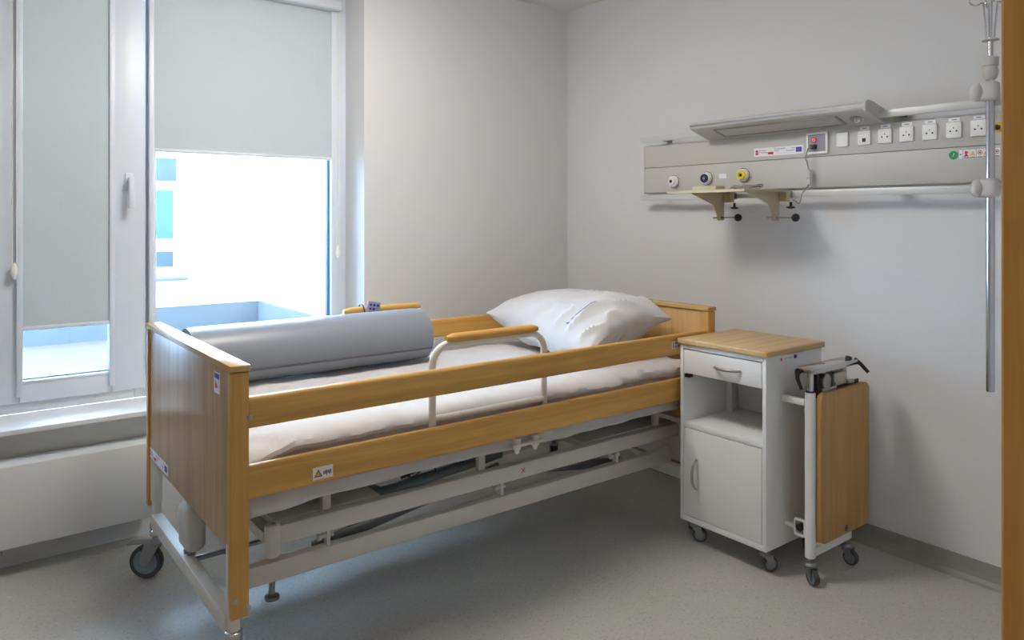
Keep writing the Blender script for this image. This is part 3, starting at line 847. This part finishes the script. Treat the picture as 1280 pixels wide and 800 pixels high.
def bow_handle(c, d, L, parent):
    pts = []; rad = []
    for k in range(17):
        u = k/16*2-1
        pts.append(Vector(c) + Vector(d)*(u*L/2) + Vector((-.030*(1-u*u)**.6 - .001, 0, 0))); rad.append(.0045+.0018*(1-u*u))
    part('handle', MB().tube(pts, rad, 12), M['steel'], parent, 'brushed steel bow handle')
bow_handle((KX0-.001, (on_x(893, 459, KX0).y+on_x(927, 462, KX0).y)/2, .778), (0, 1, 0), .125, dr)
bow_handle((KX0-.001, on_x(871, 593, KX0).y, on_x(871, 593, KX0).z), (0, 0, 1), .125, doo)
v = on_y(975, 454, KY0); v2 = on_y(996, 450, KY0)
part('sticker', MB().box(v.x, v2.x, KY0-.001, KY0, .822, .842), M['label'], cab, smooth=False)
part('sticker_print', MB().box(v2.x-.022, v2.x-.003, KY0-.0016, KY0-.001, .825, .839), M['eu'], cab, smooth=False)
part('sticker_print', MB().box(v.x+.003, v.x+.012, KY0-.0016, KY0-.001, .825, .836), M['crimson'], cab, smooth=False)
text_part('lettering', 'Unia Europejska', .008, ((v.x+v2.x)/2-.004, KY0-.0016, .832), AX_SIDE, M['ink'], cab)
for (x, y, an) in ((KX0+.055, KY1-.035, -.9), (KX0+.055, KY0+.04, -.5), (KX1-.05, KY1-.04, .4), (KX1-.05, KY0+.04, .4)):
    caster(cab, x, y, KZ0-.0005, .06, .022, an, off=.02, stem_r=.009)
# folding tray stand on the cabinet's side
TX, TY = 2.622, 1.545
col = part('tray_column', MB().cyl((TX, TY, .095), (TX, TY, .722), .0195, seg=26, bev=.002), M['cab_white'], cab)
part('inner_tube', MB().cyl((TX, TY, .722), (TX, TY, .796), .0135), M['chrome'], col)
part('collar', MB().cyl((TX, TY, .7225), (TX, TY, .728), .0175), M['black'], col)
part('tray_foot_bar', MB().box(TX, 2.905, TY-.014, TY+.014, .097, .130, .004), M['cab_white'], cab)
caster(cab, TX-.004, TY, .0965, .06, .022, -2.0, off=.02, stem_r=.009)
caster(cab, 2.885, TY, .0965, .06, .022, -1.6, off=.02, stem_r=.009)
part('tray_bracket', MB().box(TX-.012, TX+.012, TY+.019, KY0-.0003, .668, .692, .003), M['cab_white'], cab)
lp = []
for k in range(28):
    a = 2*PI*k/28; sx = abs(math.cos(a))**.4*math.copysign(1, math.cos(a)); sz = abs(math.sin(a))**.4*math.copysign(1, math.sin(a))
    lp.append((TX+.02, TY+.055+.022*sx, .185+.030*sz))
part('guide_loop', MB().tube(lp, .006, 8, closed=True), M['cab_white'], cab)
part('guide_roller', MB().cyl((TX+.015, TY+.055, .185), (TX+.045, TY+.055, .185), .014), M['black'], cab)
part('guide_arm', MB().box(TX+.015, TX+.03, TY+.078, KY0-.0003, .178, .192), M['cab_white'], cab)
arm = part('tray_arm', MB().box(TX-.022, 2.925, TY-.028, TY+.042, .796, .817, .003), M['chrome'], cab)
part('clamp_lever', MB().cyl((TX-.030, TY+.034, .80), (TX-.02, TY+.034, .80), .012).tube([(TX-.032, TY+.034, .80), (TX-.038, TY+.030, .775), (TX-.040, TY+.012, .735)], [.010, .008, .006], 10), M['black'], arm)
part('clamp_lever', MB().cyl((2.925, TY+.01, .822), (2.915, TY+.01, .80), .013).tube([(2.93, TY-.01, .815), (2.945, TY-.03, .795), (2.955, TY-.055, .765)], [.009, .008, .007], 10), M['black'], arm)
part('pivot_block', MB().box(2.735, 2.83, TY-.035, TY+.02, .735, .785, .006), M['steel'], arm)
part('pivot_drum', MB().cyl((2.69, TY-.03, .758), (2.69, TY+.02, .758), .030, bev=.002).cyl((2.715, TY-.045, .75), (2.73, TY-.045, .75), .007).box(2.66, 2.76, TY-.03, TY-.01, .72, .735, .002), M['steel'], arm)
part('support_tube', MB().cyl((2.87, TY+.005, .74), (2.87, TY+.005, .796), .014).cyl((2.83, TY-.03, .742), (2.86, TY-.04, .742), .009), M['steel'], arm)
part('back_plate', MB().box(2.64, 2.66, TY-.018, TY+.0, .70, .790).box(2.66, 2.95, TY-.018, TY-.012, .60, .735), M['black'], arm)
# tray leaf hanging down: rounded corners
TP0, TP1, TZ0, TZ1 = 2.628, 2.990, .150, .722
pl_ = []
R = .03
for i, (cx, cz) in enumerate(((TP1-R, TZ1-R), (TP0+R, TZ1-R), (TP0+R, TZ0+R), (TP1-R, TZ0+R))):
    for k in range(7):
        a = PI/2*i + PI/2*k/6
        pl_.append((cx+R*math.cos(a), TY-.042, cz+R*math.sin(a)))
tr_ = part('tray', MB().prism(pl_, (0, .022, 0), .002), M['table_wood'], cab, 'honey brown wooden tray leaf')
c = on_y(1058, 660, TY-.0425)
for k in range(6):
    a = k*PI/3+.3
    part('tray_mark', MB().box(c.x-.002, c.x+.014, TY-.0434, TY-.0421, c.z-.002, c.z+.002, rot=Matrix.Rotation(a, 3, 'Y'), piv=c), M['ink'], tr_, smooth=False)

# ------------------------------------------------------------------ medical supply panel on the headboard wall
XP = 3.08
pan = thing('medical_wall_panel', 'long grey medical supply panel with rails and sockets on the wall', 'wall panel', (XR, 1.85, 1.5))
PY0, PY1 = .80, 2.80
part('upper_panel', MB().box(XP, XR-.0005, PY0, PY1, 1.6575, 1.776, .002), M['panel'], pan)
part('lower_panel', MB().box(XP, XR-.0005, PY0, PY1, 1.520, 1.6555, .002), M['panel'], pan)
part('end_cap', MB().box(XP-.001, XR-.0005, PY1, PY1+.004, 1.519, 1.777, .001), M['panel'], pan)
XRAIL = 3.035
for (z0, z1, nm) in ((1.792, 1.823, 'equipment_rail'), (1.478, 1.508, 'equipment_rail')):
    ro = part(nm, MB().box(XRAIL, XRAIL+.010, PY0, 2.79, z0, z1, .002), M['rail'], pan)
    zc = (z0+z1)/2
    for y in (2.66, 2.34, 1.93, 1.43, 1.0):
        part('standoff', MB().box(XRAIL+.0102, XR-.0005, y-.015, y+.015, zc-.011, zc+.011, .002), M['zinc'], ro)
# gas outlets
def outlet(p, q, ring, core):
    c = on_x(p, q, XP-.012)
    o = part('gas_outlet', MB().lathe((XP, c.y, c.z), [(.036, 0), (.038, .003), (.036, .007), (.032, .009), (.030, .022), (.027, .026), (.002, .026)], 32, (-1, 0, 0)), M['plastic_white'], pan)
    part('ring', MB().torus((XP-.0095, c.y, c.z), (1, 0, 0), .034, .0015, 32, 6), M['navy'], o)
    part('collar', MB().lathe((XP-.0262, c.y, c.z), [(.0215, 0), (.0225, .006), (.020, .010), (.010, .011), (.010, .004)], 28, (-1, 0, 0)), M[ring], o)
    part('core', MB().cyl((XP-.026, c.y, c.z), (XP-.034, c.y, c.z), .0075, seg=14), M[core], o)
outlet(842, 227, 'plastic_white', 'dark'); outlet(883, 223, 'navy', 'lav'); outlet(929, 219, 'yellow', 'dark')
a, b = on_x(899, 223, XP), on_x(908, 217, XP)
plate(pan, XP, b.y, a.y, a.z, b.z)
# EU strip
a, b = on_x(943, 198, XP), on_x(1004.5, 194, XP); zc = 1.694
eu_sticker(pan, XP, a.y, b.y, zc-.019, zc+.021)
# call module
a, b = on_x(1011, 192, XP), on_x(1035, 190, XP)
cy, cz = (a.y+b.y)/2, 1.716
cm = MB(); w_, h_ = .050, .048
cm.box(XP-.014, XP-.0002, cy-w_, cy+w_, cz+h_-.010, cz+h_, .002).box(XP-.014, XP-.0002, cy-w_, cy+w_, cz-h_, cz-h_+.010, .002)
cm.box(XP-.014, XP-.0002, cy-w_, cy-w_+.010, cz-h_+.010, cz+h_-.010, .002).box(XP-.014, XP-.0002, cy+w_-.010, cy+w_, cz-h_+.010, cz+h_-.010, .002)
co = part('call_module', cm, M['plastic_white'], pan)
part('face', MB().box(XP-.009, XP-.0002, cy-w_+.0102, cy+w_-.0102, cz-h_+.0102, cz+h_-.0102), M['lav'], co, smooth=False)
part('call_button', MB().lathe((XP-.009, cy+.014, cz+.014), [(.013, 0), (.012, .004), (.002, .005)], 20, (-1, 0, 0)), M['redlamp'], co, 'red round call button')
part('button_ring', MB().torus((XP-.0142, cy+.014, cz+.014), (1, 0, 0), .006, .001, 20, 6), M['label'], co)
part('jack', MB().box(XP-.012, XP-.009, cy+.002, cy+.026, cz-.026, cz-.006), M['black'], co, smooth=False)
# blank switch, data socket and five mains sockets
def sock(p, q, kind):
    c = on_x(p, q, XP); zz = 1.722; hw = .0275 if kind != 'blank' else .026
    o = part('blank_cover' if kind == 'blank' else ('data_socket' if kind == 'data' else 'mains_socket'),
             MB().box(XP-.009, XP-.0002, c.y-hw, c.y+hw, zz-.030, zz+.030, .002), M['plastic_white'], pan)
    if kind == 'blank': return
    plate(o, XP, c.y-.02, c.y+.02, zz+.033, zz+.047, 'label', .002, 'tag')
    part('tag_print', MB().box(XP-.0026, XP-.002, c.y-.009, c.y+.009, zz+.038, zz+.042), M['cable'], o, smooth=False)
    if kind == 'data':
        part('port', MB().box(XP-.0096, XP-.009, c.y-.008, c.y+.007, zz-.018, zz-.002), M['black'], o, smooth=False)
        part('lid', MB().box(XP-.011, XP-.009, c.y-.024, c.y+.024, zz+.008, zz+.011), M['label'], o, smooth=False)
    else:
        for (dy, dz, r) in ((.011, -.004, .0034), (-.011, -.004, .0034), (0, .008, .0022)):
            part('pin_hole', MB().cyl((XP-.0096, c.y+dy, zz+dz), (XP-.009, c.y+dy, zz+dz), r, seg=12), M['black'], o, smooth=False)
sock(1054, 176, 'blank'); sock(1081, 172, 'data')
for p in (1107, 1134, 1163, 1193, 1224): sock(p, 165, 'mains')
# earth terminal beyond the pole
c = on_x(1247, 159, XP)
plate(pan, XP, c.y-.014, c.y+.012, c.z-.018, c.z+.018, 'warn', .001)
part('earth_terminal', MB().lathe((XP-.001, c.y, c.z), [(.010, 0), (.010, .01), (.005, .011), (.005, .006)], 18, (-1, 0, 0)), M['black'], pan)
# green disc and small warning stickers
c = on_x(1192, 194, XP)
part('sticker', MB().cyl((XP-.0012, c.y, c.z), (XP-.0002, c.y, c.z), .0165, seg=28), M['green'], pan, 'green round sticker', smooth=False)
part('sticker_print', MB().box(XP-.0018, XP-.0012, c.y-.001, c.y+.001, c.z-.006, c.z+.008, rot=Matrix.Rotation(.5, 3, 'X')), M['label'], pan, smooth=False)
for (p, kind) in ((1201, 'g'), (1208, 'r'), (1216, 'w'), (1225, 'r2'), (1232.5, 'w'), (1246, 'r2')):
    y = on_x(p, 193, XP).y; z = c.z+.001
    hw = .006 if kind == 'g' else .0105
    plate(pan, XP, y-hw, y+hw, z-.0165, z+.0165)
    X = XP-.0012
    if kind == 'g':
        part('sticker_print', MB().cyl((X-.0005, y, z), (X, y, z), .003, seg=10), M['green'], pan, smooth=False); continue
    part('sticker_print', MB().box(X-.0005, X, y-.009, y+.009, z-.015, z-.012), M['ink'], pan, smooth=False)
    if kind == 'w':
        part('sticker_print', MB().prism([(X, y-.0095, z-.007), (X, y+.0095, z-.007), (X, y, z+.011)], (-.0005, 0, 0)), M['warn'], pan, smooth=False)
    elif kind == 'r':
        part('sticker_print', MB().cyl((X-.0005, y, z+.006), (X, y, z+.006), .006, seg=16).prism([(X, y-.009, z-.009), (X, y+.009, z-.009), (X, y, z+.004)], (-.0005, 0, 0)), M['red'], pan, smooth=False)
    else:
        part('sticker_print', MB().torus((X-.0003, y, z+.003), (1, 0, 0), .0075, .0012, 18, 5), M['red'], pan, smooth=False)
        part('sticker_print', MB().box(X-.0005, X, y-.003, y+.003, z, z+.006), M['ink'], pan, smooth=False)

# ------------------------------------------------------------------ over-bed lamp on the panel
lam = thing('bed_head_lamp', 'long flat grey wall lamp above the supply panel', 'lamp', (XP, 1.92, 1.78))
LY0, LY1 = 1.485, 2.362
prof = [(XP-.001, 1.777), (3.065, 1.777), (2.935, 1.815), (2.925, 1.824), (2.924, 1.842), (2.935, 1.852), (2.975, 1.856), (XP-.001, 1.832)]
part('housing', MB().prism([(x, LY0+.012, z) for x, z in prof], (0, LY1-LY0-.012, 0), .0015), M['panel'], lam)
ec = [(XP-.001, 1.775), (3.065, 1.775), (2.930, 1.813), (2.921, 1.828), (2.922, 1.846), (2.932, 1.858), (2.955, 1.860), (2.99, 1.856), (XP-.001, 1.834)]
part('end_cap', MB().prism([(x, LY0, z) for x, z in ec], (0, .0115, 0), .001), M['panel'], lam)
part('front_groove', MB().box(2.9225, 2.9245, LY0+.012, LY1, 1.829, 1.839), M['zinc'], lam)
# underside: diffuser recess and small spot
def under(u): # point on sloped underside at fraction u from back to front
    return Vector((3.065+(2.935-3.065)*u, 0, 1.777+(1.815-1.777)*u))
n_ = Vector((-.038, 0, -.13)).normalized()
p0, p1 = under(.22), under(.82)
dy0, dy1 = LY0+.15, LY1-.13
part('diffuser', MB().prism([p0+Vector((0, dy0, 0))+n_*.0005, p1+Vector((0, dy0, 0))+n_*.0005, p1+Vector((0, dy1, 0))+n_*.0005, p0+Vector((0, dy1, 0))+n_*.0005], n_*.002), M['plastic_grey'], lam, smooth=False)
fr = MB()
for (qa, qb, ya, yb) in ((.16, .22, dy0-.01, dy1+.01), (.82, .88, dy0-.01, dy1+.01), (.22, .82, dy0-.01, dy0), (.22, .82, dy1, dy1+.01)):
    A, B = under(qa), under(qb)
    fr.prism([A+Vector((0, ya, 0))+n_*.0004, B+Vector((0, ya, 0))+n_*.0004, B+Vector((0, yb, 0))+n_*.0004, A+Vector((0, yb, 0))+n_*.0004], n_*.004)
part('diffuser_frame', fr, M['zinc'], lam, smooth=False)
pc = under(.5)+Vector((0, LY0+.075, 0))
so = part('spot', MB().lathe(pc, [(.026, .0005), (.028, .003), (.024, .006), (.020, .005)], 24, n_), M['steel'], lam)
part('spot_lens', MB().ball(pc+n_*.004, .013, seg=14), M['chrome'], so)

# ------------------------------------------------------------------ beige monitor shelf clamped to the lower rail
sh = thing('monitor_shelf', 'beige steel shelf clamped to the lower wall rail', 'shelf', (XRAIL, 2.08, 1.5))
SX0, SX1, SY0, SY1, SZ = 2.672, 3.024, 1.872, 2.292, 1.509
part('plate', MB().box(SX0, SX1, SY0, SY1, SZ-.003, SZ, .001).box(SX0, SX0+.003, SY0, SY1, SZ-.012, SZ-.003).box(SX0+.003, SX1, SY0, SY0+.003, SZ-.010, SZ-.003), M['beige'], sh)
for y in (2.20, 1.905):
    bx0 = SX0+.05
    pb = [(2.995, y, SZ-.0035), (bx0, y, SZ-.0035), (bx0+.02, y, SZ-.014), (2.895, y, SZ-.062), (2.935, y, SZ-.128), (2.942, y, SZ-.136), (2.975, y, SZ-.136), (2.98, y, SZ-.128), (2.98, y, SZ-.04), (2.995, y, SZ-.04)]
    br = part('bracket', MB().prism(pb, (0, .003, 0)), M['beige'], sh)
    part('bracket_flange', MB().box(2.978, 3.010, y-.035, y, SZ-.05, SZ-.004, .001), M['beige'], br)
    yk = y-.17 if y > 2.1 else y-.10
    part('clamp_rod', MB().cyl((2.955, y+.045, SZ-.123), (2.955, y-.085, SZ-.123), .0045, seg=10).torus((2.955, y+.012, SZ-.123), (1, 0, 0), .012, .003, 16, 6), M['steel'], br)
    part('ball_knob', MB().ball((2.955, y-.095, SZ-.123), .018), M['black'], br)
    part('clamp_screw', MB().lathe((2.99, y-.05, SZ-.083), [(.004, 0), (.018, .003), (.019, .008), (.006, .012), (.006, .03)], 18), M['black'], br)
    part('rail_hook', MB().box(3.010, XRAIL-.0005, y-.03, y-.004, SZ-.035, SZ-.004), M['zinc'], br)
bl = on_x(885, 234, 2.90)
tag(part('wooden_block', MB().box(2.83, 2.90, 2.135, 2.275, SZ+.0005, SZ+.026, .006, 3), M['beige'], base=(2.865, 2.205, SZ)), 'small beige block lying on the wall shelf', 'block')
cl = thing('wire_coil', 'loose grey wire coiled on the wall shelf beside the beige block', 'wire', (2.85, 1.99, SZ))
pts = []
for k in range(60):
    a = 2*PI*k/59*2.2
    pts.append((2.83+.05*math.cos(a)+.01*k/59, 1.985+.065*math.sin(a)-.02*k/59, SZ+.005+.016*k/59+.004*math.sin(3*a)))
pts += [(2.86, 2.06, SZ+.006), (2.87, 2.12, SZ+.004)]
part('loops', MB().tube(pts, .0035, 6), M['cable'], cl)
# call cord from the module to the shelf
cd = thing('call_cord', 'thin grey call cord plugged into the red button module', 'cord', (XP-.05, cy, 1.5))
jy, jz = cy+.014, cz-.016
k1_, k2_ = on_x(1011, 216, XP-.03), on_x(1011, 224, XP-.03)
part('plug', MB().box(XP-.034, XP-.0123, jy-.010, jy+.010, jz-.009, jz+.009, .003), M['rubber'], cd)
part('cable', MB().tube([(XP-.034, jy, jz), (XP-.046, jy+.008, jz-.01), (XP-.045, jy+.022, jz-.05), (XP-.035, k1_.y+.006, k1_.z+.05), (XP-.03, k1_.y, k1_.z+.01)], .003, 8), M['cable'], cd)
part('coupler', MB().box(XP-.042, XP-.018, k1_.y-.011, k1_.y+.011, k1_.z-.025, k1_.z+.012, .003).box(XP-.038, XP-.022, k1_.y-.009, k1_.y+.009, k1_.z-.052, k1_.z-.026, .003), M['plastic_grey'], cd)
pts = []
zA = k1_.z-.052
for k in range(15):
    t = k/14
    pts.append((XP-.03-.048*min(1, t*5), k1_.y+.012*t+.035*t*t, zA-.085*math.sin(min(1, t*1.25)*PI*.62)+.03*max(0, t-.6)))
part('cable', MB().tube(pts, .003, 8), M['cable'], cd)

# ------------------------------------------------------------------ infusion pole clamped to both rails
ip = thing('infusion_pole', 'chrome infusion pole clamped to the wall rails', 'pole', (2.985, 1.065, .75))
d = px(1238, 271); t = 3.0/d.x; IX, IY = 3.0, d.y*t
part('pole', MB().cyl((IX, IY, .76), (IX, IY, 1.93), .0145, seg=24, bev=.002), M['chrome'], ip)
part('inner_pole', MB().cyl((IX, IY, 1.90), (IX, IY, 2.035), .0095, seg=20), M['chrome'], ip)
part('height_collar', MB().lathe((IX, IY, 1.885), [(.017, 0), (.024, .012), (.027, .03), (.022, .046), (.026, .05), (.027, .078), (.022, .082), (.011, .083)], 22), M['plastic_grey'], ip)
for z in (1.842, 1.493):
    kb = MB().box(IX-.028, IX+.024, IY-.028, IY+.032, z-.034, z+.036, .014, 3)
    kb.ball((IX-.012, IY+.036, z), .034, .9, .75, 1.0)
    c_ = part('rail_clamp', kb, M['plastic_grey'], ip)
    part('jaw', MB().box(IX+.02, XRAIL-.0005, IY-.02, IY+.02, z-.02, z+.02, .003), M['plastic_grey'], c_)
part('hook_disc', MB().lathe((IX, IY, 2.022), [(.010, 0), (.027, .003), (.027, .007), (.012, .010)], 22), M['plastic_grey'], ip)
for k in range(4):
    a = k*PI/2+.55; dx, dy = math.cos(a), math.sin(a)
    pts = [(IX+.012*dx, IY+.012*dy, 2.03), (IX+.017*dx, IY+.017*dy, 2.10), (IX+.022*dx, IY+.022*dy, 2.165)]
    for j in range(16):
        b_ = -PI*.75+2*PI*.86*j/15
        r0 = .045+.022*math.cos(b_); zz = 2.178+.022*math.sin(b_)
        pts.append((IX+r0*dx, IY+r0*dy, zz))
    part('hook', MB().tube(pts, .0032, 8), M['chrome'], ip)
